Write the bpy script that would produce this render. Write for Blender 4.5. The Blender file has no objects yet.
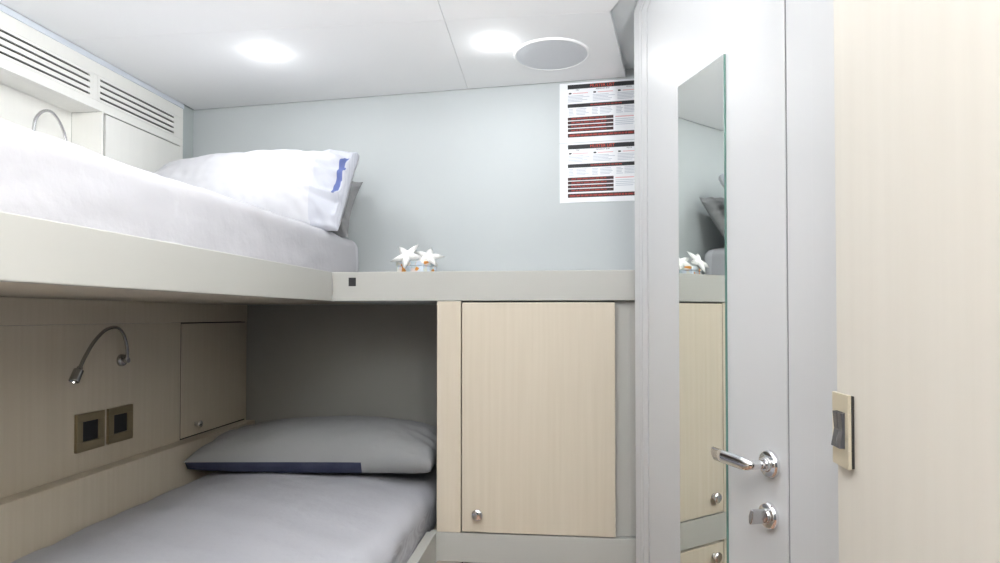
import bpy, bmesh, math, random
from mathutils import Vector, Matrix, noise
random.seed(4)
S = bpy.context.scene
COL = S.collection
EYE = 1.15                      # camera height over the cabin floor
R = math.radians

# ------------------------------------------------------------------ materials
def mat(name, col, rough=.5, metal=0., spec=.5):
    m = bpy.data.materials.new(name); m.use_nodes = True
    b = m.node_tree.nodes['Principled BSDF']
    b.inputs['Base Color'].default_value = (*col, 1)
    b.inputs['Roughness'].default_value = rough
    b.inputs['Metallic'].default_value = metal
    b.inputs['Specular IOR Level'].default_value = spec
    return m

def noisy(name, c1, c2, scale, stretch=(1, 1, 1), rough=.5, bump=0., spec=.5, detail=4., lo=.3, hi=.7, bscale=None):
    """two near tones mixed by an object-space noise, optional fine bump"""
    m = mat(name, c1, rough, 0, spec); nt = m.node_tree; N = nt.nodes; L = nt.links
    b = N['Principled BSDF']
    tc = N.new('ShaderNodeTexCoord'); mp = N.new('ShaderNodeMapping'); mp.inputs['Scale'].default_value = stretch
    nz = N.new('ShaderNodeTexNoise'); nz.inputs['Scale'].default_value = scale; nz.inputs['Detail'].default_value = detail
    rp = N.new('ShaderNodeValToRGB')
    rp.color_ramp.elements[0].position = lo; rp.color_ramp.elements[0].color = (*c1, 1)
    rp.color_ramp.elements[1].position = hi; rp.color_ramp.elements[1].color = (*c2, 1)
    L.new(tc.outputs['Object'], mp.inputs['Vector']); L.new(mp.outputs['Vector'], nz.inputs['Vector'])
    L.new(nz.outputs['Fac'], rp.inputs['Fac']); L.new(rp.outputs['Color'], b.inputs['Base Color'])
    if bump:
        n2 = N.new('ShaderNodeTexNoise'); n2.inputs['Scale'].default_value = bscale or scale
        n2.inputs['Detail'].default_value = 3
        bp = N.new('ShaderNodeBump'); bp.inputs['Strength'].default_value = bump; bp.inputs['Distance'].default_value = .01
        L.new(mp.outputs['Vector'], n2.inputs['Vector'])
        L.new(n2.outputs['Fac'], bp.inputs['Height']); L.new(bp.outputs['Normal'], b.inputs['Normal'])
    return m

def striped(name, c1, c2, freq, axis, rough=.9, bump=.25):
    """fine woven pinstripe with soft creases"""
    m = mat(name, c1, rough, 0, .15); nt = m.node_tree; N = nt.nodes; L = nt.links
    b = N['Principled BSDF']
    tc = N.new('ShaderNodeTexCoord')
    w = N.new('ShaderNodeTexWave'); w.wave_type = 'BANDS'; w.bands_direction = axis
    w.inputs['Scale'].default_value = freq; w.inputs['Distortion'].default_value = .6; w.inputs['Detail Scale'].default_value = 1
    mx = N.new('ShaderNodeMix'); mx.data_type = 'RGBA'
    mx.inputs[6].default_value = (*c1, 1); mx.inputs[7].default_value = (*c2, 1)
    L.new(tc.outputs['Object'], w.inputs['Vector']); L.new(w.outputs['Fac'], mx.inputs[0])
    L.new(mx.outputs[2], b.inputs['Base Color'])
    n2 = N.new('ShaderNodeTexNoise'); n2.inputs['Scale'].default_value = 14; n2.inputs['Detail'].default_value = 6
    bp = N.new('ShaderNodeBump'); bp.inputs['Strength'].default_value = bump; bp.inputs['Distance'].default_value = .02
    L.new(tc.outputs['Object'], n2.inputs['Vector']); L.new(n2.outputs['Fac'], bp.inputs['Height'])
    L.new(bp.outputs['Normal'], b.inputs['Normal'])
    return m

WOOD = noisy('pale_ash_laminate', (.50, .442, .355), (.535, .478, .392), 3.0, (26, 26, .9), .42, .03, .35, 6)
PANEL = noisy('warm_white_lacquer', (.80, .795, .76), (.815, .81, .775), 3.0, (24, 24, 1), .45, 0, .35)
GREY = noisy('warm_grey_lacquer', (.385, .382, .358), (.40, .396, .372), 4, (1, 1, 1), .4, 0, .4)
DOORM = noisy('pale_grey_satin_lacquer', (.46, .462, .468), (.475, .477, .483), 3, (1, 1, 1), .34, 0, .45)
WALL = noisy('pale_blue_grey_vinyl', (.50, .53, .54), (.52, .55, .56), 3, (1, 1, 1), .5, .02, .3, bscale=160)
CEIL = noisy('white_ceiling_panel', (.93, .935, .94), (.945, .95, .955), 2, (1, 1, 1), .8, 0, .1)
RECESS = mat('grey_ceiling_recess', (.80, .83, .84), .7)
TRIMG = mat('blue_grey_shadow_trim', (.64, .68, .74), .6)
FLOOR = noisy('dark_cabin_floor', (.20, .10, .06), (.30, .16, .09), 3, (3, 30, 1), .4)
DARK = mat('dark_gap', (.018, .016, .014), .8)
BLACK = mat('black_plastic', (.012, .012, .014), .3)
SLATE = mat('dark_slate_rocker', (.055, .055, .06), .25)
CHROME = mat('polished_chrome', (.80, .80, .82), .09, 1)
SHADECHROME = mat('shaded_chrome', (.42, .42, .42), .14, 1)  # chrome darkened in colour to stand in for dim surroundings
SATIN = mat('satin_chrome', (.62, .62, .63), .26, 1)
BRONZE = mat('champagne_bronze_plate', (.36, .30, .19), .33, .85)
CHAMP = mat('champagne_plate', (.60, .54, .42), .35, .6)
SHEETM = striped('pale_striped_sheet', (.44, .435, .46), (.52, .515, .545), 210, 'Y')
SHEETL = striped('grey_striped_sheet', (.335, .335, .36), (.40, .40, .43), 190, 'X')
WHITEC = noisy('white_cotton', (.55, .55, .58), (.575, .575, .605), 6, (1, 1, 1), .9, .12, .1, bscale=16)
HEMC = striped('pale_blue_striped_cotton', (.47, .48, .54), (.53, .54, .59), 150, 'X')
BLUEC = mat('blue_piping', (.12, .15, .33), .85, 0, .1)
NAVY = noisy('navy_cotton', (.035, .04, .075), (.055, .06, .10), 10, (1, 1, 1), .9, .1, .1, bscale=25)
GREYC = striped('grey_striped_cotton', (.22, .22, .225), (.265, .265, .275), 150, 'X')
GREYU = striped('mid_grey_cotton', (.22, .22, .225), (.27, .27, .275), 150, 'X')
PAPER = mat('white_paper', (.84, .85, .88), .5)
INK = mat('black_ink', (.012, .012, .014), .6)
REDINK = mat('red_ink', (.62, .06, .03), .6)
DIMRED = mat('dull_red_ink', (.33, .03, .02), .6)
MAROON = mat('dark_red_ink', (.045, .014, .014), .6)
PALEINK = mat('pale_grey_ink', (.46, .49, .56), .6)
PINKINK = mat('pale_red_ink', (.75, .38, .40), .6)
STARW = noisy('white_starfish', (.86, .85, .83), (.92, .91, .89), 90, (1, 1, 1), .8, .3, .2)
GREENEDGE = mat('green_glass_edge', (.10, .20, .17), .15)
MIRROR = mat('silvered_mirror', (.86, .89, .86), .0, 1)
SPKG = noisy('pale_grey_speaker_mesh', (.74, .76, .79), (.66, .68, .71), 700, (1, 1, 1), .7, 0, .2, 0)
LENS = mat('lamp_lens', (1, 1, 1), .4)
_b = LENS.node_tree.nodes['Principled BSDF']
_b.inputs['Emission Color'].default_value = (1, .98, .95, 1); _b.inputs['Emission Strength'].default_value = 9

def shell_mosaic():
    m = mat('shell_mosaic', (.7, .7, .7), .35); nt = m.node_tree; N = nt.nodes; L = nt.links
    tc = N.new('ShaderNodeTexCoord'); v = N.new('ShaderNodeTexVoronoi'); v.inputs['Scale'].default_value = 62
    sp = N.new('ShaderNodeSeparateColor'); r = N.new('ShaderNodeValToRGB'); r.color_ramp.interpolation = 'CONSTANT'
    cols = [(0, (.60, .66, .74)), (.26, (.80, .76, .70)), (.46, (.74, .30, .05)), (.60, (.66, .68, .60)), (.76, (.70, .60, .58)), (.88, (.50, .58, .62))]
    e = r.color_ramp.elements
    while len(e) < len(cols): e.new(.5)
    for k, (p, c) in enumerate(cols): e[k].position = p; e[k].color = (*c, 1)
    L.new(tc.outputs['Object'], v.inputs['Vector']); L.new(v.outputs['Color'], sp.inputs['Color'])
    L.new(sp.outputs['Red'], r.inputs['Fac']); L.new(r.outputs['Color'], N['Principled BSDF'].inputs['Base Color'])
    bp = N.new('ShaderNodeBump'); bp.inputs['Strength'].default_value = .5; bp.inputs['Distance'].default_value = .004
    L.new(v.outputs['Distance'], bp.inputs['Height']); L.new(bp.outputs['Normal'], N['Principled BSDF'].inputs['Normal'])
    return m
MOSAIC = shell_mosaic()

# ------------------------------------------------------------------ mesh helpers (all take room coordinates, z measured from eye level)
def box(bm, x0, x1, y0, y1, z0, z1, M=None):
    vs = [bm.verts.new(Vector(p) if M is None else M @ Vector(p)) for p in
          [(x0, y0, z0), (x1, y0, z0), (x1, y1, z0), (x0, y1, z0), (x0, y0, z1), (x1, y0, z1), (x1, y1, z1), (x0, y1, z1)]]
    for f in [(3, 2, 1, 0), (4, 5, 6, 7), (0, 1, 5, 4), (1, 2, 6, 5), (2, 3, 7, 6), (3, 0, 4, 7)]:
        bm.faces.new([vs[i] for i in f])

def prism(bm, poly, a, b, M=None):
    """poly in local xy, extruded local z a..b, then transformed"""
    M = M or Matrix()
    lo = [bm.verts.new(M @ Vector((x, y, a))) for x, y in poly]
    hi = [bm.verts.new(M @ Vector((x, y, b))) for x, y in poly]
    n = len(poly)
    bm.faces.new(lo[::-1]); bm.faces.new(hi)
    for i in range(n): bm.faces.new([lo[i], lo[(i + 1) % n], hi[(i + 1) % n], hi[i]])

def lathe(bm, prof, M, seg=32):
    """prof [(r,z)] revolved round local z"""
    rings = []
    for r, z in prof:
        if r < 1e-6: rings.append([bm.verts.new(M @ Vector((0, 0, z)))])
        else: rings.append([bm.verts.new(M @ Vector((r * math.cos(2 * math.pi * k / seg), r * math.sin(2 * math.pi * k / seg), z))) for k in range(seg)])
    for A, B in zip(rings, rings[1:]):
        for k in range(seg):
            k2 = (k + 1) % seg
            if len(A) == 1 and len(B) > 1: bm.faces.new([A[0], B[k], B[k2]])
            elif len(B) == 1 and len(A) > 1: bm.faces.new([A[k], A[k2], B[0]])
            elif len(A) > 1: bm.faces.new([A[k], A[k2], B[k2], B[k]])

def tube(bm, pts, rad, seg=12, ribs=0):
    pts = [Vector(p) for p in pts]; n = len(pts); rings = []
    up = None
    for i, p in enumerate(pts):
        t = (pts[min(i + 1, n - 1)] - pts[max(i - 1, 0)]).normalized()
        if up is None: up = t.orthogonal().normalized()
        up = (up - t * up.dot(t)).normalized(); sd = t.cross(up)
        r = rad * (1 + (ribs if i % 2 else 0))
        rings.append([bm.verts.new(p + (up * math.cos(2 * math.pi * k / seg) + sd * math.sin(2 * math.pi * k / seg)) * r) for k in range(seg)])
    for A, B in zip(rings, rings[1:]):
        for k in range(seg): bm.faces.new([A[k], A[(k + 1) % seg], B[(k + 1) % seg], B[k]])
    bm.faces.new(rings[0][::-1]); bm.faces.new(rings[-1])

def spline(ctrl, n):
    P = [Vector(c) for c in ctrl]; P = [P[0] * 2 - P[1]] + P + [P[-1] * 2 - P[-2]]; out = []
    m = len(P) - 3
    for i in range(n + 1):
        u = i / n * m; k = min(int(u), m - 1); t = u - k
        a, b, c, d = P[k:k + 4]
        out.append(.5 * ((2 * b) + (c - a) * t + (2 * a - 5 * b + 4 * c - d) * t * t + (3 * b - a - 3 * c + d) * t ** 3))
    return out

def obj(name, bm, m, parent=None, loc=None, bevel=0, smooth=False, seg=2):
    """one mesh object; verts are room coordinates (eye-level z); origin goes to loc / the parent's base"""
    for v in bm.verts: v.co.z += EYE
    bmesh.ops.recalc_face_normals(bm, faces=bm.faces)
    if parent is not None: o0 = Vector(parent['_o'])
    elif loc is not None: o0 = Vector(loc) + Vector((0, 0, EYE))
    else:
        xs = [v.co for v in bm.verts]
        o0 = Vector(((min(v.x for v in xs) + max(v.x for v in xs)) / 2, (min(v.y for v in xs) + max(v.y for v in xs)) / 2, min(v.z for v in xs)))
    for v in bm.verts: v.co -= o0
    me = bpy.data.meshes.new(name); bm.to_mesh(me); bm.free()
    me.materials.append(m)
    if smooth:
        for p in me.polygons: p.use_smooth = True
    o = bpy.data.objects.new(name, me); COL.objects.link(o)
    if parent is not None:
        o.parent = parent; o['_o'] = tuple(o0)
    else:
        o.location = o0; o['_o'] = tuple(o0)
    if bevel:
        b = o.modifiers.new('Bevel', 'BEVEL'); b.width = bevel; b.segments = seg; b.limit_method = 'ANGLE'; b.angle_limit = R(40)
        b.harden_normals = False
    return o

def bx(name, m, parent, *dims, bevel=.0015, loc=None):
    bm = bmesh.new()
    for d in dims: box(bm, *d)
    return obj(name, bm, m, parent, loc, bevel)

def thing(name, label, cat, loc, group=None):
    o = bpy.data.objects.new(name, None); COL.objects.link(o)
    o.empty_display_size = .05
    o.location = (loc[0], loc[1], loc[2] + EYE); o['_o'] = tuple(o.location)
    return tag(o, label, cat, group)

def tag(o, label, cat, group=None):
    o['label'] = label; o['category'] = cat
    if group: o['group'] = group
    return o

def struct(o, label=None):
    o['kind'] = 'structure'
    if label: o['label'] = label
    return o

FLOOR_Z, CEIL_Z = -EYE, .83
# the aft bulkhead is slightly skewed to the bunks
def back_y(x): return 2.350 - .0976 * (x + 1.501)
# the door wall runs obliquely: u along it (away from the eye), o off it into the cabin
DA = R(18.8); P0 = Vector((.1002, 1.864, 0)); DV = Vector((-math.sin(DA), math.cos(DA), 0)); DN = Vector((-math.cos(DA), -math.sin(DA), 0))
MD = Matrix(((DV.x, DN.x, 0, P0.x), (DV.y, DN.y, 0, P0.y), (0, 0, 1, 0), (0, 0, 0, 1)))   # local (u, o, z)
def dp(u, o, z): return MD @ Vector((u, o, z))
MDF = Matrix(((DV.x, 0, DN.x, P0.x), (DV.y, 0, DN.y, P0.y), (0, 1, 0, 0), (0, 0, 0, 1)))   # local (u, z, o): outlines on the door plane

# ------------------------------------------------------------------ setting
bm = bmesh.new(); box(bm, -1.7, 1.2, -1.6, 2.5, FLOOR_Z - .05, FLOOR_Z); struct(obj('floor', bm, FLOOR))
# hung ceiling panels with fine seams, cut back along the door wall
SX, SY, G = -.360, 1.702, .0007
def sx(y): return SX + .036 * (2.23 - y)
E1 = Vector((.118, 1.702)); E2 = Vector((.204, 2.155))
eb = lambda y: E1.x + (E1.y - y) * math.tan(DA) * 1.02
bm = bmesh.new()
th = .018
yb = lambda x: back_y(x) - .006
prism(bm, [(-1.494, SY + G), (sx(SY) - G, SY + G), (SX - G, yb(SX)), (-1.494, yb(-1.494))], CEIL_Z, CEIL_Z + th)
prism(bm, [(sx(SY) + G, SY + G), (E1.x, SY + G), (E2.x, yb(E2.x)), (SX + G, yb(SX))], CEIL_Z, CEIL_Z + th)
prism(bm, [(-1.494, .35), (sx(.35) - G, .35), (sx(SY) - G, SY - G), (-1.494, SY - G)], CEIL_Z, CEIL_Z + th)
prism(bm, [(sx(.35) + G, .35), (eb(.35), .35), (E1.x, SY - G), (sx(SY) + G, SY - G)], CEIL_Z, CEIL_Z + th)
prism(bm, [(-1.494, -1.6), (eb(.35), -1.6), (eb(.35), .35 - 2 * G), (-1.494, .35 - 2 * G)], CEIL_Z, CEIL_Z + th)
ceiling = struct(obj('ceiling', bm, CEIL))
bm = bmesh.new(); box(bm, -1.7, 1.2, -1.6, 2.5, CEIL_Z + .03, CEIL_Z + .07); struct(obj('ceiling_recess', bm, RECESS))
# back bulkhead
bm = bmesh.new(); prism(bm, [(-1.7, back_y(-1.7)), (.40, back_y(.40)), (.40, back_y(.40) + .06), (-1.7, back_y(-1.7) + .06)], FLOOR_Z, CEIL_Z + .03)
struct(obj('wall_back', bm, WALL))
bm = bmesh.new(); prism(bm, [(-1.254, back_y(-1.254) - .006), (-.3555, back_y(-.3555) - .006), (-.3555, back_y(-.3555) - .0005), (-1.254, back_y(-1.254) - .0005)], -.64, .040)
struct(obj('wall_back_shade_lining', bm, noisy('niche_shade_grey', (.255, .25, .235), (.27, .265, .25), 4)))  # added sheet, its grey darkened to deepen the shade in the niche
# upper left side: panel line with vent openings, berth recess and locker opening
XU, XN, XL, XLED = -1.50, -1.607, -1.256, -1.213
V0, V1, YE = .690, .773, 2.278
VENTS = [(1.436, 1.812), (1.831, 2.234)]
ZL = .662                                                          # soffit of the berth recess, top of the locker door
bm = bmesh.new()
def ub(y0, y1, z0, z1, x0=XU - .018, x1=XU): box(bm, x0, x1, y0, y1, z0, z1)
ub(-1.6, YE, V1, .86)
ub(-1.6, YE, ZL, V0)
ub(-1.6, VENTS[0][0], V0, V1); ub(VENTS[0][1], VENTS[1][0], V0, V1); ub(VENTS[1][1], YE, V0, V1)
ub(2.262, YE, .06, ZL)
box(bm, XN - .03, XN, -1.6, 1.852, .06, .69)                       # back of the berth recess
box(bm, XN, XU - .018, -1.6, 1.852, ZL, .69)                       # its soffit
box(bm, XN, XU, 1.852, 1.860, .06, ZL)                             # its end
box(bm, XN, XU, -1.6, .3, .06, ZL)
box(bm, XN, XU - .012, -1.6, 2.3, .0, .06)
struct(obj('wall_left', bm, PANEL, bevel=.001))
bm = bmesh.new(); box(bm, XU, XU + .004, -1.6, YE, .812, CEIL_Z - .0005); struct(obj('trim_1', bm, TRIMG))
bm = bmesh.new(); box(bm, XU - .018, XU - .002, YE, back_y(XU) - .001, .1, CEIL_Z); struct(obj('trim_5', bm, mat('grey_corner_post', (.42, .46, .46), .6)))
# lower left side: laminate lining with the ledge above the mattress
LY0, LY1, LZ0, LZ1 = 1.905, 2.318, -.408, -.0236
bm = bmesh.new()
def lb(y0, y1, z0, z1, x0=XL - .02, x1=XL): box(bm, x0, x1, y0, y1, z0, z1)
lb(-1.6, LY0, LZ0, LZ1)
lb(LY1, back_y(XL), FLOOR_Z, .04)
lb(-1.6, LY1, FLOOR_Z, LZ0)
struct(obj('wall_left_lining', bm, WOOD, bevel=.0008))
bm = bmesh.new(); box(bm, XL - .02, XL + .006, -1.6, LY1, LZ1 + .001, .041); struct(obj('trim_2', bm, WOOD, bevel=.001))
bm = bmesh.new(); box(bm, XL, XLED, -1.6, back_y(XLED) - .007, FLOOR_Z, LZ0); struct(obj('trim_3', bm, WOOD, bevel=.0025))
# right foreground bulkhead
bm = bmesh.new(); box(bm, .314, .36, -1.6, .769, FLOOR_Z, CEIL_Z + .03); struct(obj('wall_right', bm, noisy('pale_ash_bulkhead', (.475, .445, .395), (.495, .465, .415), 3.0, (16, 16, .7), .5, .02, .3, 6), bevel=.004))
# door wall: casing, leaf in a dark reveal, panel above
def outline(u0, u1, z0, z1, ch): return [(u0, z0), (u1, z0), (u1, z1 - ch), (u1 - ch, z1), (u0, z1)]
UL0, UL1, ZT = -.8170, -.3015, .81                                   # leaf
bm = bmesh.new()
prism(bm, [(-1.35, FLOOR_Z), (-.2240, FLOOR_Z), (-.2240, CEIL_Z + .03), (-1.35, CEIL_Z + .03)], -.06, -.0455, MDF)
# return of the door wall towards the back bulkhead
A = dp(-.2240, -.02, 0)
prism(bm, [(A.x - .002, A.y), (A.x + .03, A.y), (.35, back_y(.35) - .001), (.30, back_y(.30) - .001)], FLOOR_Z, CEIL_Z + .03)
struct(obj('wall_door', bm, DOORM))
bm = bmesh.new()
def casing(bm, ua, ub_, o0, o1):      # left stile with its chamfered shoulder
    prism(bm, [(ua, FLOOR_Z), (ub_, FLOOR_Z), (ub_, .765 + (ub_ + .3015) * .5), (ub_ - .085, .852), (ua - .085, .852), (ua, .765 + (ua + .3015) * .5)], o0, o1, MDF)
casing(bm, -.2980, -.2702, -.045, -.0045); casing(bm, -.2695, -.2565, -.045, -.0035); casing(bm, -.2540, -.2255, -.045, -.0042)
prism(bm, [(-.8800, FLOOR_Z), (-.8205, FLOOR_Z), (-.8205, .852), (-.8800, .852)], -.045, -.0055, MDF)
prism(bm, [(-1.3, FLOOR_Z), (-.8806, FLOOR_Z), (-.8806, .852), (-1.3, .852)], -.045, -.0042, MDF)
prism(bm, [(-.8205, ZT + .003), (-.352, ZT + .003), (-.352, .852), (-.8205, .852)], -.045, -.006, MDF)
struct(obj('trim_4', bm, DOORM, bevel=.0008))
bm = bmesh.new()
for q in ((-.8203, -.8172), (-.3013, -.2982)): prism(bm, [(q[0], FLOOR_Z), (q[1], FLOOR_Z), (q[1], .79), (q[0], .79)], -.045, -.0072, MDF)
struct(obj('trim_6', bm, mat('door_gap_shade', (.10, .10, .105), .7)))  # strips coloured dark for the shade in the door gaps
bm = bmesh.new(); prism(bm, outline(UL0, UL1, FLOOR_Z + .01, ZT, .045), -.040, -.005, MDF)
door = struct(obj('door_1', bm, DOORM, bevel=.0012))
# lever furniture on the door
def disc_M(u, z, o): # local z = out of the door
    p = dp(u, o, z); return Matrix(((DV.x, 0, DN.x, p.x), (DV.y, 0, DN.y, p.y), (0, 1, 0, p.z), (0, 0, 0, 1)))
bm = bmesh.new(); lathe(bm, [(0, 0), (.0245, 0), (.0245, .006), (.022, .0095), (.013, .0105), (.0115, .016), (0, .016)], disc_M(-.774, -.2594, -.005), 40)
obj('handle_rose', bm, CHROME, door, smooth=False, bevel=.0008)
bm = bmesh.new()
path = [dp(-.774, .010, -.2594), dp(-.774, .022, -.2594), dp(-.774, .032, -.2594), dp(-.7725, .0365, -.2594), dp(-.768, .0395, -.2596), dp(-.755, .0405, -.2598), dp(-.725, .041, -.2602), dp(-.70, .0415, -.2606), dp(-.672, .042, -.261)]
rings = []
for i, p in enumerate(path):
    t = (path[min(i + 1, len(path) - 1)] - path[max(i - 1, 0)]).normalized(); sd = Vector((0, 0, 1)).cross(t).normalized()
    f = min(1, max(0, (i - 2) / 3)); hz = .0080 + .0040 * f; hs = .0085 - .0015 * f
    rings.append([bm.verts.new(p + Vector((0, 0, 1)) * hz * math.sin(2 * math.pi * k / 20) + sd * hs * math.cos(2 * math.pi * k / 20)
                               + (DV * (.005 * math.sin(2 * math.pi * k / 20)) if i == len(path) - 1 else Vector())) for k in range(20)])
for Aa, Bb in zip(rings, rings[1:]):
    for k in range(20): bm.faces.new([Aa[k], Aa[(k + 1) % 20], Bb[(k + 1) % 20], Bb[k]])
bm.faces.new(rings[0][::-1]); bm.faces.new(rings[-1])
lv = obj('lever', bm, CHROME, door, smooth=True); lv['label'] = 'chrome lever'
bm = bmesh.new(); lathe(bm, [(0, 0), (.0235, 0), (.0235, .006), (.021, .0095), (.013, .0105), (.0125, .014), (0, .014)], disc_M(-.771, -.350, -.005), 40)
lock = obj('lock_rose', bm, CHROME, door, bevel=.0008)
bm = bmesh.new(); M = disc_M(-.771, -.350, .008) @ Matrix.Rotation(R(12), 4, 'Z')
prism(bm, [(-.003, -.0135), (.003, -.0135), (.006, .0), (.003, .0135), (-.003, .0135), (-.006, 0)], 0, .027, M)
obj('thumb_turn', bm, SATIN, lock, bevel=.002, seg=3)
# mirror glued on the leaf
mt = thing('mirror', 'tall frameless mirror with a green glass edge fixed on the grey door', 'mirror', tuple(dp(-.553, -.0049, -.9)))
bm = bmesh.new(); prism(bm, [(-.6440, -.9), (-.4636, -.9), (-.4636, .5160), (-.6440, .5160)], -.0048, -.0003, MDF)
g = obj('glass_edge', bm, GREENEDGE, mt); g['label'] = 'green glass edge'
bm = bmesh.new(); v = [bm.verts.new(MDF @ Vector(p)) for p in [(-.6436, -.8995, 0), (-.4640, -.8995, 0), (-.4640, .5155, 0), (-.6436, .5155, 0)]]
prism(bm, [(-.6436, -.8995), (-.4640, -.8995), (-.4640, .5155), (-.6436, .5155)], -.0003, .0, MDF)
for q in v: bm.verts.remove(q)
obj('reflecting_face', bm, MIRROR, mt)

# ------------------------------------------------------------------ bunks, shelf, cabinet
D = 1.75
ubk = thing('bunk_frame', 'grey upper bunk rail and base running along the left side', 'bunk bed', (-1.0, 1.0, .042))
bx('side_rail', GREY, ubk, (-.703, -.683, .12, D + .0, .042, .127), bevel=.002)
bm = bmesh.new(); prism(bm, [(XU + .002, .12), (-.7035, .12), (-.7035, D), (-.7035, back_y(-.7035) - .002), (XU + .002, back_y(XU) - .002)], .0425, .075)
obj('bunk_base', bm, WOOD, ubk)
shelf = thing('shelf', 'long grey shelf with deep front edge below the blue grey wall', 'shelf', (-.25, D, .042))
bm = bmesh.new(); prism(bm, [(-.683, D), (-.671, D), (.19, D), (.19, D + .018), (-.671, D + .018), (-.683, D + .018)], .042, .1268)
obj('front_edge', bm, GREY, shelf, bevel=.0015)
bm = bmesh.new(); prism(bm, [(-.702, D + .0185), (.19, D + .0185), (.19, back_y(.19) - .002), (-.702, back_y(-.702) - .002)], .105, .1265)
obj('shelf_top', bm, GREY, shelf)
bm = bmesh.new(); prism(bm, [(-.702, D + .0185), (.19, D + .0185), (.19, back_y(.19) - .002), (-.702, back_y(-.702) - .002)], .0425, .060)
obj('underside', bm, WALL, shelf)
q = bx('latch_socket', BLACK, shelf, (-.6335, -.6115, D - .0012, D + .002, .0855, .1105), bevel=.0006); q['label'] = 'small square black socket'

def knob(parent, c, n, r=.0165, name='knob'):
    n = Vector(n).normalized(); z = n; x = z.orthogonal().normalized(); y = z.cross(x)
    M = Matrix(((x.x, y.x, z.x, c[0]), (x.y, y.y, z.y, c[1]), (x.z, y.z, z.z, c[2]), (0, 0, 0, 1)))
    bm = bmesh.new(); lathe(bm, [(0, 0), (r * .62, 0), (r * .58, .003), (r * .42, .006), (r * .48, .010), (r * .92, .0125), (r, .0155), (r * .97, .019), (r * .6, .0225), (0, .0232)], M, 28)
    o = obj(name, bm, CHROME, parent, smooth=True); o['label'] = 'chrome knob'; return o

cab = thing('storage_cabinet', 'tall pale wood cabinet under the grey shelf beside the door', 'cabinet', (-.12, D, FLOOR_Z))
CX0, CX1 = -.371, .19
bm = bmesh.new(); T = .016
box(bm, CX0, CX0 + T, D + .021, back_y(CX0 + T) - .007, -.616, .041)                  # side facing the bunk
prism(bm, [(CX1 - T, D + .02), (CX1, D + .02), (CX1, 2.03), (CX1 - T, 2.03)], -.616, .041)
box(bm, CX0 + T, CX1 - T, 2.0, 2.012, FLOOR_Z, .041)
box(bm, CX0 + T, CX1 - T, D + .02, 2.0, -.640, -.617)
obj('carcass', bm, GREY, cab)
bx('gap_shade', DARK, cab, (-.300, .1325, D + .0195, D + .024, -.612, .040), (CX0 + .002, CX1, D + .03, D + .034, -1.13, -.70), bevel=0)  # dark sheets behind the joints, coloured for the shade inside
st = bx('stile', WOOD, cab, (CX0, -.3015, D, D + .02, -.6165, .0405), bevel=.001)
fl = bx('filler_panel', GREY, cab, (.1330, CX1, D + .022, D + .034, -.6165, .0405), bevel=.001)
dr = bx('door', WOOD, cab, (-.2980, .1325, D - .001, D + .017, -.6135, .0370), bevel=.0012)
knob(dr, (-.2520, D - .001, -.560), (0, -1, 0))
bx('base_band', GREY, cab, (CX0 - .02, CX1, D, D + .02, -.700, -.618), bevel=.0015)
bx('base_stile', WOOD, cab, (CX0, -.3015, D, D + .02, -1.12, -.7025), bevel=.001)
dw = bx('drawer', WOOD, cab, (-.2980, .1325, D - .001, D + .017, -1.05, -.7065), bevel=.0012)
knob(dw, (-.2520, D - .001, -.742), (0, -1, 0))
bx('plinth', GREY, cab, (CX0, CX1, D + .02, D + .04, FLOOR_Z, -1.055))

lbk = thing('bunk_frame', 'low grey lower bunk base and side rail holding the grey mattress', 'bunk bed', (-.75, 1.0, FLOOR_Z))
bx('side_rail', GREY, lbk, (-.400, -.372, .12, D - .001, -.700, -.6165), bevel=.002)
bx('base_front', WOOD, lbk, (-.420, -.402, .12, D - .001, FLOOR_Z, -.700))
bm = bmesh.new(); prism(bm, [(XLED + .001, .12), (-.4015, .12), (-.4015, back_y(-.4015) - .007), (XLED + .001, back_y(XLED) - .007)], -.69, -.66)
obj('bunk_base', bm, WOOD, lbk)

# ------------------------------------------------------------------ soft goods
def fbm(p, oct_=3):
    s = 0; a = 1
    for k in range(oct_):
        s += a * noise.noise(p * (2 ** k)); a *= .5
    return s

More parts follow.
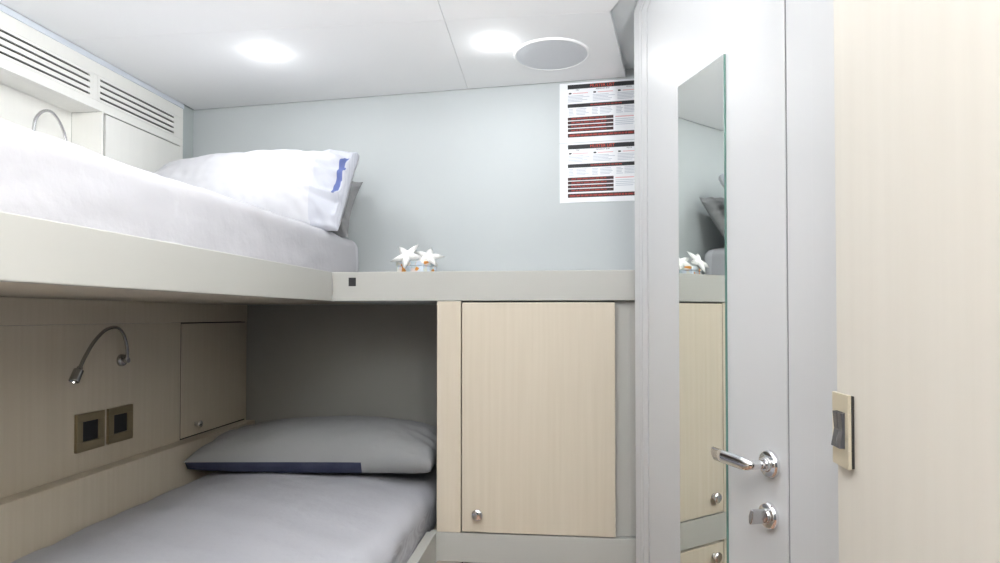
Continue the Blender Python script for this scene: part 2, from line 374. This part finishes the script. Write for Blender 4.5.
def mattress_bm(x0, x1, y0, y1, z0, z1, rad, crown, wr, nx=40, ny=110, nz=16, seed=0., y1b=None):
    """rounded slab: a unit box grid whose corners are rolled with radius rad, then creased"""
    bm = bmesh.new(); vm = {}
    cx, cy, cz = (x0 + x1) / 2, (y0 + y1) / 2, (z0 + z1) / 2
    hx, hy, hz = (x1 - x0) / 2, (y1 - y0) / 2, (z1 - z0) / 2
    def P(i, j, k):
        key = (i, j, k)
        if key in vm: return vm[key]
        p = Vector(((i / nx * 2 - 1) * hx, (j / ny * 2 - 1) * hy, (k / nz * 2 - 1) * hz))
        q = Vector((max(-hx + rad, min(hx - rad, p.x)), max(-hy + rad, min(hy - rad, p.y)), max(-hz + rad * .6, min(hz - rad, p.z))))
        d = p - q
        if d.length > 1e-7:
            L = max(abs(d.x), abs(d.y), abs(d.z)); p = q + d.normalized() * (L if L < rad else rad)
        w = Vector((p.x + cx, p.y + cy, p.z + cz))
        if y1b is not None: w.y += (y1b(w.x) - y1) * max(0, (w.y - cy) / hy)
        top = max(0., p.z / hz)
        w.z += crown * top * (1 - (p.x / hx) ** 2) * (1 - (p.y / hy) ** 8)
        n = fbm(Vector((w.x * 6, w.y * 3.2, w.z * 7 + seed)), 3)
        m = fbm(Vector((w.x * 3 + w.y * 9, w.y * 2.0 - w.z * 16, seed + 4)), 2)
        nn = d.normalized() if d.length > 1e-7 else Vector((0, 0, 1))
        w += nn * wr * (n + .8 * m)
        v = bm.verts.new(w); vm[key] = v; return v
    for i in range(nx):
        for j in range(ny):
            for k in (0, nz): bm.faces.new([P(i, j, k), P(i + 1, j, k), P(i + 1, j + 1, k), P(i, j + 1, k)])
    for j in range(ny):
        for k in range(nz):
            for i in (0, nx): bm.faces.new([P(i, j, k), P(i, j + 1, k), P(i, j + 1, k + 1), P(i, j, k + 1)])
    for i in range(nx):
        for k in range(nz):
            for j in (0, ny): bm.faces.new([P(i, j, k), P(i + 1, j, k), P(i + 1, j, k + 1), P(i, j, k + 1)])
    return bm

def split(bm, test):
    """move the faces whose centre passes test into a second bmesh"""
    b2 = bmesh.new(); mp = {}; kill = []
    for f in bm.faces:
        if test(f.calc_center_median()):
            vs = []
            for v in f.verts:
                if v.index not in mp: mp[v.index] = b2.verts.new(v.co)
                vs.append(mp[v.index])
            b2.faces.new(vs); kill.append(f)
    bmesh.ops.delete(bm, geom=kill, context='FACES')
    return b2

um = thing('mattress', 'thick upper bunk mattress in a pale pinstriped sheet behind the grey rail', 'mattress', (-1.05, 1.0, .076))
bm = mattress_bm(XU + .012, -.762, .16, 2.228, 0.076, .277, .035, .012, .0042, seed=2)
bm.verts.index_update()
hem = split(bm, lambda c: c.y > 2.168)
obj('sheet', bm, SHEETM, um, smooth=True)
h = obj('sheet_corner', hem, WHITEC, um, smooth=True); h['label'] = 'plain white end of the fitted sheet'

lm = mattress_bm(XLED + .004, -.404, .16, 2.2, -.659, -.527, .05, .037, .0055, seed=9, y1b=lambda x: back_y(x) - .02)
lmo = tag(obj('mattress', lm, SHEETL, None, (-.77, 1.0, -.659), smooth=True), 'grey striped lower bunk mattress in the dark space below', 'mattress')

def pillow_bm(w, h, tt, tb, M, nu=70, nv=50, seed=0., wr=.006, ex=.42, exb=None, droop=None, ears=.05, blunt=0.):
    """two quilted faces sewn along the rim; blunt keeps the right-hand end open and thick"""
    bm = bmesh.new(); V = {}
    def pt(i, j, side):
        u = i / nu * 2 - 1; v = j / nv * 2 - 1
        edge = i in (0, nu) or j in (0, nv)
        key = (i, j, 0 if edge else side)
        if key in V: return V[key]
        pu = max(0., 1 - abs(u) ** 2.6)
        if u > 0: pu = max(pu, blunt)
        pv = max(0., 1 - abs(v) ** 2.6)
        prof = (pu * pv) ** (ex if side > 0 else (exb or ex))
        if edge: prof = 0
        x = u * w / 2 * (1 - ears * (1 - v * v)); y = v * h / 2 * (1 - ears * (1 - u * u))
        z = (tt if side > 0 else -tb) * prof
        p = Vector((u * w * 4.2, v * h * 4.2, seed + side))
        corner = (abs(u) ** 3 + abs(v) ** 3) * .8 + .35
        if not edge:
            z += wr * fbm(p, 3) * corner * prof ** .3 * (1 if side > 0 else .5)
            z += wr * .9 * math.sin(v * 15 + 3 * noise.noise(Vector((v * 3, u * 2, seed)))) * max(0, abs(u) - .62) / .38 * prof ** .5 * (side > 0)
            z += wr * 1.6 * noise.noise(Vector((u * 9 + v * 3, v * 2.2, seed + 7))) * max(0, u - .35) * (side > 0)
        q = Vector((x, y, z))
        if droop: q = droop(u, v, q, side)
        V[key] = bm.verts.new(M @ q); return V[key]
    for i in range(nu):
        for j in range(nv):
            for s in (1, -1):
                f = [pt(i, j, s), pt(i + 1, j, s), pt(i + 1, j + 1, s), pt(i, j + 1, s)]
                bm.faces.new(f if s > 0 else f[::-1])
    bm.verts.index_update()
    return bm

# lower pillow lies flat at the head of the lower bunk
M = Matrix.Translation((-.795, 2.018, -.449)) @ Matrix.Rotation(R(-1.6), 4, 'Y') @ Matrix.Rotation(R(-1), 4, 'Z')
def dl(u, v, q, side):
    q = q.copy()
    if side < 0 and abs(v) < 1 and abs(u) < 1: q.z = max(q.z, -.036)
    q.z -= .004 * max(0, u - .35) / .65
    return q
bm = pillow_bm(.800, .385, .102, .048, M, nu=90, seed=3, wr=.009, ex=.44, exb=.16, droop=dl, ears=.03)
Mi = M.inverted()
nav = split(bm, lambda c: (Mi @ c).z < -.001 and (Mi @ c).x < .175)
lp = thing('pillow', 'dark grey pillow with a navy underside lying on the lower bunk', 'pillow', (-.795, 2.0, -.487))
obj('pillowcase', bm, GREYC, lp, smooth=True)
o = obj('underside', nav, NAVY, lp, smooth=True); o['label'] = 'navy underside'

# two pillows stand at the head of the upper bunk, the grey one behind
def lean(x, y, z, ang): # local x along the wall, local y up the lean, local z towards the eye/up
    a = R(ang); c, s = math.cos(a), math.sin(a)
    return Matrix(((1, 0, 0, x), (0, c, -s, y), (0, s, c, z), (0, 0, 0, 1)))
Mg = lean(-1.095, 2.150, .384, 55)
bm = pillow_bm(.685, .275, .06, .045, Mg, seed=11, wr=.016, ears=.04, blunt=.1)
gp = tag(obj('pillow', bm, GREYU, None, (-1.10, 2.12, .27), smooth=True), 'mid grey pillow standing against the wall behind the white pillow', 'pillow')
Mw = lean(-1.088, 2.004, .409, 58) @ Matrix.Rotation(R(2.6), 4, 'Z')
def dw_(u, v, q, side):
    q = q.copy()
    if u > .6 and v < 0: q.y += -.012 * ((u - .6) / .4)
    q.x += .012 * v * max(0, u)
    if u < -.6: q.y -= .05 * ((-.6 - u) / .4) ** 1.5 * max(0, v)
    return q
bm = pillow_bm(.722, .332, .105, .05, Mw, nu=180, nv=90, seed=21, wr=.015, droop=dw_, ears=.012, blunt=.13)
Mwi = Mw.inverted()
hemb = split(bm, lambda c: (Mwi @ c).x > .262 and (Mwi @ c).z > .0)
hemb.verts.index_update()
pip = split(hemb, lambda c: .330 < (Mwi @ c).x - .012 * (Mwi @ c).y / .16 < .347 and -.06 < (Mwi @ c).y < .115)
wp = thing('pillow', 'large white pillow leaning at the head of the upper bunk', 'pillow', (-1.09, 1.92, .28))
obj('pillowcase', bm, WHITEC, wp, smooth=True)
o = obj('open_hem', hemb, HEMC, wp, smooth=True); o['label'] = 'pale blue striped open end'
o = obj('piping', pip, BLUEC, wp, smooth=True); o['label'] = 'blue edging stripe'

# ------------------------------------------------------------------ side lockers, vents, sockets, lamps on the left side
up = thing('side_locker', 'off white side locker above the upper bunk below the second vent', 'cabinet', (XU, 2.06, .1))
bx('locker_door', PANEL, up, (XU - .018, XU, 1.869, 2.260, .10, .658), bevel=.001)
bx('gap_shade', DARK, up, (XU - .030, XU - .0185, 1.8602, 2.262, .08, .6618), (XU - .0184, XU - .006, 1.8605, 1.868, .08, .6610), bevel=0)  # near-black pieces stand in for shade around the locker door
lo = thing('side_locker', 'shaded pale wood locker with a chrome knob above the lower pillow', 'cabinet', (XL, 2.11, LZ0))
ld = bx('locker_door', WOOD, lo, (XL - .018, XL + .0005, LY0 + .0045, LY1 - .004, LZ0 + .005, LZ1 - .004), bevel=.001)
bx('gap_shade', DARK, lo, (XL - .006, XL - .0012, LY0 + .0006, LY0 + .0040, LZ0 + .001, LZ1 - .001), (XL - .006, XL - .0012, LY0 + .0045, LY1 - .004, LZ0 + .0006, LZ0 + .0045), (XL - .006, XL - .0012, LY0 + .0045, LY1 - .004, LZ1 - .0036, LZ1 - .0006), (XL - .032, XL - .0205, LY0 - .002, LY1 + .002, LZ0 - .002, LZ1 + .002), bevel=0)  # dark strips fill the gaps, their colour standing in for shade
knob(ld, (XL + .0005, 1.990, -.3685), (1, 0, 0), .0135)

for k, (y0, y1) in enumerate(VENTS):
    lab = ['slotted air vent in the upper left panel, cut by the left photo edge', 'slotted air vent in the upper left panel nearest the back wall'][k]
    t = thing('air_vent', lab, 'vent', (XU, (y0 + y1) / 2, V0), 'slotted air vents')
    zs = [.761, .7415, .7215, .7025]; e = .0034
    edges = [V1 - .0003] + sum([[z + e, z - e] for z in zs], []) + [V0 + .0003]
    bm = bmesh.new()
    for a, b in zip(edges[0::2], edges[1::2]): box(bm, XU - .006, XU, y0 + .0002, y1 - .0002, b, a)
    for yy in (y0, y1 - .012):
        box(bm, XU - .0058, XU - .0002, yy + .0003, yy + .0117, V0 + .0004, V1 - .0004)
    obj('slat_grille', bm, PANEL, t)
    bx('backing', DARK, t, (XU - .016, XU - .0075, y0 + .001, y1 - .001, V0 + .001, V1 - .001), bevel=0)

for k, (y0, y1) in enumerate([(1.467, 1.563), (1.578, 1.673)]):
    lab = ['bronze socket plate below the lower reading lamp, farther from the side locker', 'bronze socket plate beside the other one, nearer the side locker'][k]
    t = thing('wall_socket', lab, 'socket', (XL, (y0 + y1) / 2, -.354), 'bronze socket plates')
    z0, z1 = -.3535, -.2555
    bm = bmesh.new()
    a, b, c, d_ = y0 + .0195, y1 - .0195, z0 + .025, z1 - .021
    for q in [(y0, y1, d_, z1), (y0, y1, z0, c), (y0, a, c, d_), (b, y1, c, d_)]: box(bm, XL + .0005, XL + .009, *q)
    obj('cover_plate', bm, BRONZE, t, bevel=.0008)
    bm = bmesh.new(); box(bm, XL + .0008, XL + .0045, a + .0005, b - .0005, c + .0005, d_ - .0005)
    obj('socket_insert', bm, BLACK, t)

def reading_lamp(label, x, base, ctrl, head_dir, chrome):
    t = thing('reading_lamp', label, 'lamp', base, None)
    M = Matrix(((0, 0, 1, base[0]), (1, 0, 0, base[1]), (0, 1, 0, base[2]), (0, 0, 0, 1)))
    bm = bmesh.new(); lathe(bm, [(0, 0), (.0175, 0), (.0175, .006), (.015, .010), (.008, .012), (.0075, .024), (0, .025)], M, 28)
    obj('wall_rose', bm, chrome, t, bevel=.0006)
    bm = bmesh.new(); tube(bm, spline(ctrl, 90), .0042, 12, .10); obj('gooseneck', bm, chrome, t, smooth=True)
    p = Vector(ctrl[-1]); dn = Vector(head_dir).normalized(); xx = dn.orthogonal().normalized(); yy = dn.cross(xx)
    Mh = Matrix(((xx.x, yy.x, dn.x, p.x), (xx.y, yy.y, dn.y, p.y), (xx.z, yy.z, dn.z, p.z), (0, 0, 0, 1)))
    bm = bmesh.new(); lathe(bm, [(0, -.006), (.006, -.006), (.007, 0), (.0115, .003), (.0120, .034), (.0105, .0345), (.0095, .031), (0, .031)], Mh, 24)
    obj('lamp_head', bm, chrome, t, bevel=.0005)
    return t
reading_lamp('chrome gooseneck reading lamp above the sockets of the lower bunk', XL, (XL, 1.632, -.1264),
             [(-1.236, 1.628, -.1262), (-1.230, 1.624, -.108), (-1.224, 1.612, -.082), (-1.216, 1.5882, -.051), (-1.211, 1.557, -.0325), (-1.206, 1.5104, -.0381),
              (-1.201, 1.4661, -.0652), (-1.198, 1.4327, -.1013), (-1.196, 1.411, -.1319)], (.03, -.52, -.85), SHADECHROME)
reading_lamp('pale chrome reading lamp arching in the recess above the upper bunk', XN, (XN, 1.80, .455),
             [(-1.577, 1.80, .455), (-1.577, 1.800, .49), (-1.577, 1.7979, .5247), (-1.572, 1.7864, .5626), (-1.567, 1.7692, .5858), (-1.562, 1.7446, .6077), (-1.557, 1.7133, .6189),
              (-1.552, 1.6794, .6075), (-1.547, 1.6515, .579), (-1.545, 1.6426, .5497), (-1.545, 1.640, .5116)], (.05, -.1, -1), SATIN)

L = bpy.data.lights.new('reading_glow', 'POINT'); L.shadow_soft_size = .01; L.energy = .16; L.color = (1, .985, .96)   # the upper lamp is lit
lo_ = bpy.data.objects.new('reading_glow', L); COL.objects.link(lo_); lo_.location = (-1.54, 1.638, .455 + EYE)

# ------------------------------------------------------------------ ceiling fittings
def MZ(x, y, z, down=True): return Matrix(((1, 0, 0, x), (0, -1, 0, y), (0, 0, -1, z), (0, 0, 0, 1)))
LIGHTS = [(-.942, 1.853, 'round white ceiling downlight over the upper bunk'), (-.217, 1.860, 'round white ceiling downlight beside the round speaker'),
          (-.205, 1.05, None), (-.885, 1.05, None)]
for (x, y, lab), e_ in zip(LIGHTS, ((.25, .85), (.25, .8), (5.7, .0), (2.6, .0))):
    t = thing('downlight', lab or 'added round white ceiling lamp out of view, for fill', 'ceiling light', (x, y, CEIL_Z), 'round ceiling downlights')
    bm = bmesh.new(); lathe(bm, [(.026, -.0005), (.034, -.0005), (.035, .0006), (.033, .0016), (.028, .0016), (.026, .001)], MZ(x, y, CEIL_Z), 40)
    # close the ring section
    obj('trim_ring', bm, CEIL, t, smooth=True)
    k_ = 1 if lab else 18                                            # the two added, unseen fill lamps carry a frosted dome
    bm = bmesh.new(); lathe(bm, [(0, .0002), (.0262, .0002), (.0262, .0012 * k_), (.018, .0026 * k_), (0, .0032 * k_)], MZ(x, y, CEIL_Z), 40)
    obj('lens', bm, LENS, t, smooth=True)
    L = bpy.data.lights.new('downlight_glow', 'POINT'); L.shadow_soft_size = .02; L.energy = e_[0]; L.color = (.95, .98, 1)
    lo_ = bpy.data.objects.new('downlight_glow', L); COL.objects.link(lo_); lo_.parent = t; lo_.location = (0, 0, -.024 if lab else -.075)
    if not lab: continue
    L = bpy.data.lights.new('downlight_beam', 'AREA'); L.shape = 'DISK'; L.size = .05; L.energy = e_[1]; L.color = (.95, .98, 1)
    lo_ = bpy.data.objects.new('downlight_beam', L); COL.objects.link(lo_); lo_.parent = t; lo_.location = (0, 0, -.0065)
# an added, unseen ceiling panel lamp gives soft fill from behind the camera
pl = thing('fill_panel_light', 'added long flat white ceiling panel light, unseen behind the camera, for soft fill', 'ceiling light', (-.25, .0, CEIL_Z))
bx('frame', CEIL, pl, (-.51, .01, -.475, -.452, CEIL_Z - .012, CEIL_Z - .0005), (-.51, .01, .452, .475, CEIL_Z - .012, CEIL_Z - .0005), (-.51, -.487, -.4515, .4515, CEIL_Z - .012, CEIL_Z - .0005), (-.013, .01, -.4515, .4515, CEIL_Z - .012, CEIL_Z - .0005))
bx('diffuser', mat('panel_diffuser', (.9, .9, .9), .5), pl, (-.4865, -.0135, -.451, .451, CEIL_Z - .008, CEIL_Z - .001), bevel=0)
L = bpy.data.lights.new('fill_panel_beam', 'AREA'); L.shape = 'RECTANGLE'; L.size = .47; L.size_y = .9; L.energy = 3; L.color = (.95, .98, 1)
lo_ = bpy.data.objects.new('fill_panel_beam', L); COL.objects.link(lo_); lo_.parent = pl; lo_.location = (0, 0, -.013)
# an added, unseen uplighter bowl behind the camera, there to brighten the ceiling
us = thing('fill_uplighter', 'added white half bowl uplighter, unseen behind the camera, to brighten the ceiling', 'added fill light', (.313, -.35, .20))
bm = bmesh.new(); lathe(bm, [(0, 0), (.03, .002), (.062, .03), (.085, .075), (.082, .075), (.058, .033), (.028, .008), (0, .006)], Matrix.Translation((.226, -.35, .20)), 40)
obj('bowl', bm, CEIL, us, smooth=True)
bx('bracket', CEIL, us, (.300, .3138, -.38, -.32, .235, .27))
L = bpy.data.lights.new('fill_uplighter_beam', 'AREA'); L.shape = 'DISK'; L.size = .12; L.energy = 68; L.color = (.95, .98, 1)
lo_ = bpy.data.objects.new('fill_uplighter_beam', L); COL.objects.link(lo_); lo_.parent = us; lo_.location = (-.087, 0, .074); lo_.rotation_euler = (math.pi, 0, 0)
sp = thing('ceiling_speaker', 'large round pale grey speaker set in the ceiling', 'speaker', (-.047, 1.963, CEIL_Z))
bm = bmesh.new(); lathe(bm, [(.1125, .0), (.1205, .0), (.1205, .0025), (.118, .0055), (.114, .0055), (.1125, .004)], MZ(-.047, 1.963, CEIL_Z), 64)
obj('rim', bm, CEIL, sp, smooth=False)
bm = bmesh.new(); lathe(bm, [(0, .0003), (.1127, .0003), (.1127, .004), (.085, .0055), (0, .0062)], MZ(-.047, 1.963, CEIL_Z), 64)
obj('grille', bm, SPKG, sp, smooth=False)

# ------------------------------------------------------------------ light switch on the right bulkhead
sw = thing('light_switch', 'champagne light switch with two dark rockers on the pale wood bulkhead', 'switch', (.314, .735, -.170))
bx('mounting_box', DARK, sw, (.3108, .3139, .7215, .7600, -.1690, -.0890), bevel=.0006)
bm = bmesh.new()
Y0, Y1, Z0, Z1 = .7205, .7610, -.1700, -.0880
a, b, c, d_ = .7285, .7525, -.149, -.1085
for q in [(Y0, Y1, d_, Z1), (Y0, Y1, Z0, c), (Y0, a, c, d_), (b, Y1, c, d_)]: box(bm, .3065, .3104, *q)
obj('cover_plate', bm, CHAMP, sw, bevel=.0006)
for ya, yb_ in ((a + .0006, (a + b) / 2 - .0004), ((a + b) / 2 + .0004, b - .0006)):
    bm = bmesh.new(); prism(bm, [(-.1485, .3100), (-.1090, .3100), (-.1090, .3030), (-.129, .3045), (-.1485, .3010)], ya, yb_, Matrix(((0, 1, 0, 0), (0, 0, 1, 0), (1, 0, 0, 0), (0, 0, 0, 1))))
    obj('rocker', bm, SLATE, sw, bevel=.0005)

# ------------------------------------------------------------------ starfish ornament on the shelf
SZ = .1268
bm = bmesh.new(); Mb = Matrix.Translation((-.513, 2.085, SZ)) @ Matrix.Rotation(R(-24), 4, 'Z')
w_, d2, h_ = .056, .040, .056
NB = 12
for z0, z1, g_ in ((0, h_, 0),):
    # slightly pillowed casket with an overhanging lid line
    box(bm, -w_, w_, -d2, d2, 0, h_ * .72, Mb); box(bm, -w_ - .002, w_ + .002, -d2 - .002, d2 + .002, h_ * .72, h_, Mb)
tag(obj('trinket_box', bm, MOSAIC, None, (-.513, 2.085, SZ), bevel=.003, seg=3), 'small shell mosaic box standing on the grey shelf', 'box')
def starfish(M, r, label, ph=0, th_=.010):
    bm = bmesh.new(); n = 10; top = []; rim = []; bot = []
    N = 60; c_t = bm.verts.new(M @ Vector((0, 0, th_ * 1.25))); c_b = bm.verts.new(M @ Vector((0, 0, -th_ * .4)))
    mid = []
    for k in range(N):
        a_ = 2 * math.pi * k / N + ph; s_ = abs(((k / N * 5) % 1) - .5) * 2     # 1 on an arm tip
        rr = r * (.42 + .58 * s_ ** 1.5)
        rim.append(bm.verts.new(M @ Vector((rr * math.cos(a_), rr * math.sin(a_), 0))))
        mid.append(bm.verts.new(M @ Vector((rr * .55 * math.cos(a_), rr * .55 * math.sin(a_), th_ * (.55 + .45 * s_)))))
        bot.append(bm.verts.new(M @ Vector((rr * .6 * math.cos(a_), rr * .6 * math.sin(a_), -th_ * .4))))
    for k in range(N):
        j = (k + 1) % N
        bm.faces.new([rim[k], rim[j], mid[j], mid[k]]); bm.faces.new([mid[k], mid[j], c_t])
        bm.faces.new([rim[j], rim[k], bot[k], bot[j]]); bm.faces.new([bot[j], bot[k], c_b])
    o = obj('starfish', bm, STARW, None, tuple(M.translation), smooth=True)
    return tag(o, label, 'starfish', 'white starfish ornaments')
starfish(Matrix.Translation((-.540, 2.052, SZ + .076)) @ Matrix.Rotation(R(52), 4, 'X') @ Matrix.Rotation(R(-8), 4, 'Y'), .060, 'white starfish on the shell box, the left one with an arm straight up', R(55))
starfish(Matrix.Translation((-.470, 2.078, SZ + .074)) @ Matrix.Rotation(R(38), 4, 'X') @ Matrix.Rotation(R(12), 4, 'Y'), .058, 'white starfish on the shell box, the right one lying flatter', R(20))

# ------------------------------------------------------------------ muster lists on the back wall
WE = Vector((1, -.0976, 0)).normalized(); WN = Vector((-.0976, -1, 0)).normalized()
def poster(zt, label):
    x0 = -.0247; O = Vector((x0, back_y(x0), zt)) + WN * .0008
    M = Matrix(((WE.x, 0, WN.x, O.x), (WE.y, 0, WN.y, O.y), (0, 1, 0, O.z), (0, 0, 0, 1))) @ Matrix.Scale(1.064, 4)   # local (right, up, out)
    t = thing('muster_list', label, 'poster', tuple(O + Vector((0, 0, -.2))), 'muster list sheets')
    W, H = .288, .199
    bm = bmesh.new(); box(bm, 0, W, -H, 0, 0, .0006, M); obj('paper_sheet', bm, PAPER, t)
    def bars(name, m, rects, o=.0008, base=.0006):      # one strip of print each
        for q in rects: strokes(name, m, [q], o, base)
    def strokes(name, m, rects, o=.0008, base=.0006):   # one line or block of fine print
        bm = bmesh.new()
        for x, y, w, h in rects: box(bm, x, x + w, y - h, y, base, o, M)
        return obj(name, bm, m, t)
    L0, WW = .027, .242
    bars('header_bar', INK, [(L0, -.006, WW, .0145), (L0, -.0705, WW, .012)])
    bars('row_bar', MAROON, [(L0, -.1150 - .0128 * k, .150, .0100) for k in range(4)] + [(L0, -.169, WW, .0130)])
    def text(name, s, x, y, size, m, align='CENTER', o=.0009, sq=1.0):
        cu = bpy.data.curves.new(name, 'FONT'); cu.body = s; cu.size = size; cu.align_x = align; cu.align_y = 'CENTER'
        cu.extrude = .00005; cu.resolution_u = 2
        tmp = bpy.data.objects.new(name, cu); COL.objects.link(tmp)
        dg = bpy.context.evaluated_depsgraph_get(); me = bpy.data.meshes.new_from_object(tmp.evaluated_get(dg))
        bpy.data.objects.remove(tmp)
        bm = bmesh.new(); bm.from_mesh(me)
        for v in bm.verts: v.co = M @ Vector((x + v.co.x * sq, y + v.co.y, o + v.co.z))
        return obj(name, bm, m, t)
    text('title_text', 'MUSTER LIST', .027 + WW * .47, -.0133, .0140, REDINK, sq=1.0)
    for s, xx in (('FIRE', .060), ('ABANDON SHIP', .142), ('M.O.B.', .228)): text('heading_text', s, xx, -.0245, .0062, INK)
    rnd = random.Random(8)
    # signal arrows with their red rule
    for xx in (.031, .112, .192):
        bm = bmesh.new(); prism(bm, [(xx, -.0375), (xx + .007, -.0375), (xx + .010, -.0350), (xx + .007, -.0325), (xx, -.0325)], .0006, .0009, M)
        obj('arrow_mark', bm, INK, t)
    bars('red_rule', PINKINK, [(xx, -.0342, .05, .0022) for xx in (.044, .126, .207)] + [(.183, -.1195, .060, .003)])
    for xx in (.028, .110, .190):
        strokes('small_print', PALEINK, [(xx, -.0425 - .0048 * k, rnd.uniform(.045, .072), .0017) for k in range(5)])
    for xx, ww in ((.030, .02), (.055, .042), (.107, .022), (.133, .042), (.186, .022), (.212, .05)):
        strokes('small_print', PALEINK, [(xx, -.087 - .0048 * k, ww * rnd.uniform(.7, 1), .0018) for k in range(5)])
    strokes('small_print', PALEINK, [(.183, -.128 - .0060 * k, rnd.uniform(.055, .08), .0018) for k in range(4)])
    def words(x, y, x1, h, lo, hi):
        q = []
        while x < x1:
            w_ = min(rnd.uniform(lo, hi), x1 - x + .002); q.append((x, y, w_, h)); x += w_ + .0026
        strokes('row_text', DIMRED, q, .0010, .0007)
    for k in range(4): words(L0 + .012, -.1182 - .0128 * k, L0 + .125, .0034, .006, .02)
    words(L0 + .006, -.1732, L0 + WW - .008, .0050, .006, .024)
    words(L0 + .075, -.0746, L0 + .175, .0032, .005, .014)
poster(.8240, 'white muster list sheet with red and black bars, touching the ceiling')
poster(.6100, 'white muster list sheet with red and black bars, the lower of two')

# ------------------------------------------------------------------ camera, sky, exposure
cam = bpy.data.cameras.new('camera'); co = bpy.data.objects.new('camera', cam); COL.objects.link(co)
cam.sensor_width = 36; cam.lens = 620 / 1000 * 36; cam.shift_y = (34 - math.tan(R(1.0)) * 620) / 1000
cam.clip_start = .02
co.location = (0, 0, EYE); co.rotation_euler = (R(91.0), 0, R(6.17)); S.camera = co
w = bpy.data.worlds.new('world'); S.world = w; w.use_nodes = True
bg = w.node_tree.nodes['Background']; bg.inputs['Color'].default_value = (.94, .97, 1, 1); bg.inputs['Strength'].default_value = .10
S.view_settings.view_transform = 'Standard'; S.view_settings.look = 'None'; S.view_settings.gamma = 1
S.view_settings.use_curve_mapping = False; S.view_settings.exposure = 0.58
for o in S.objects:
    if '_o' in o: del o['_o']
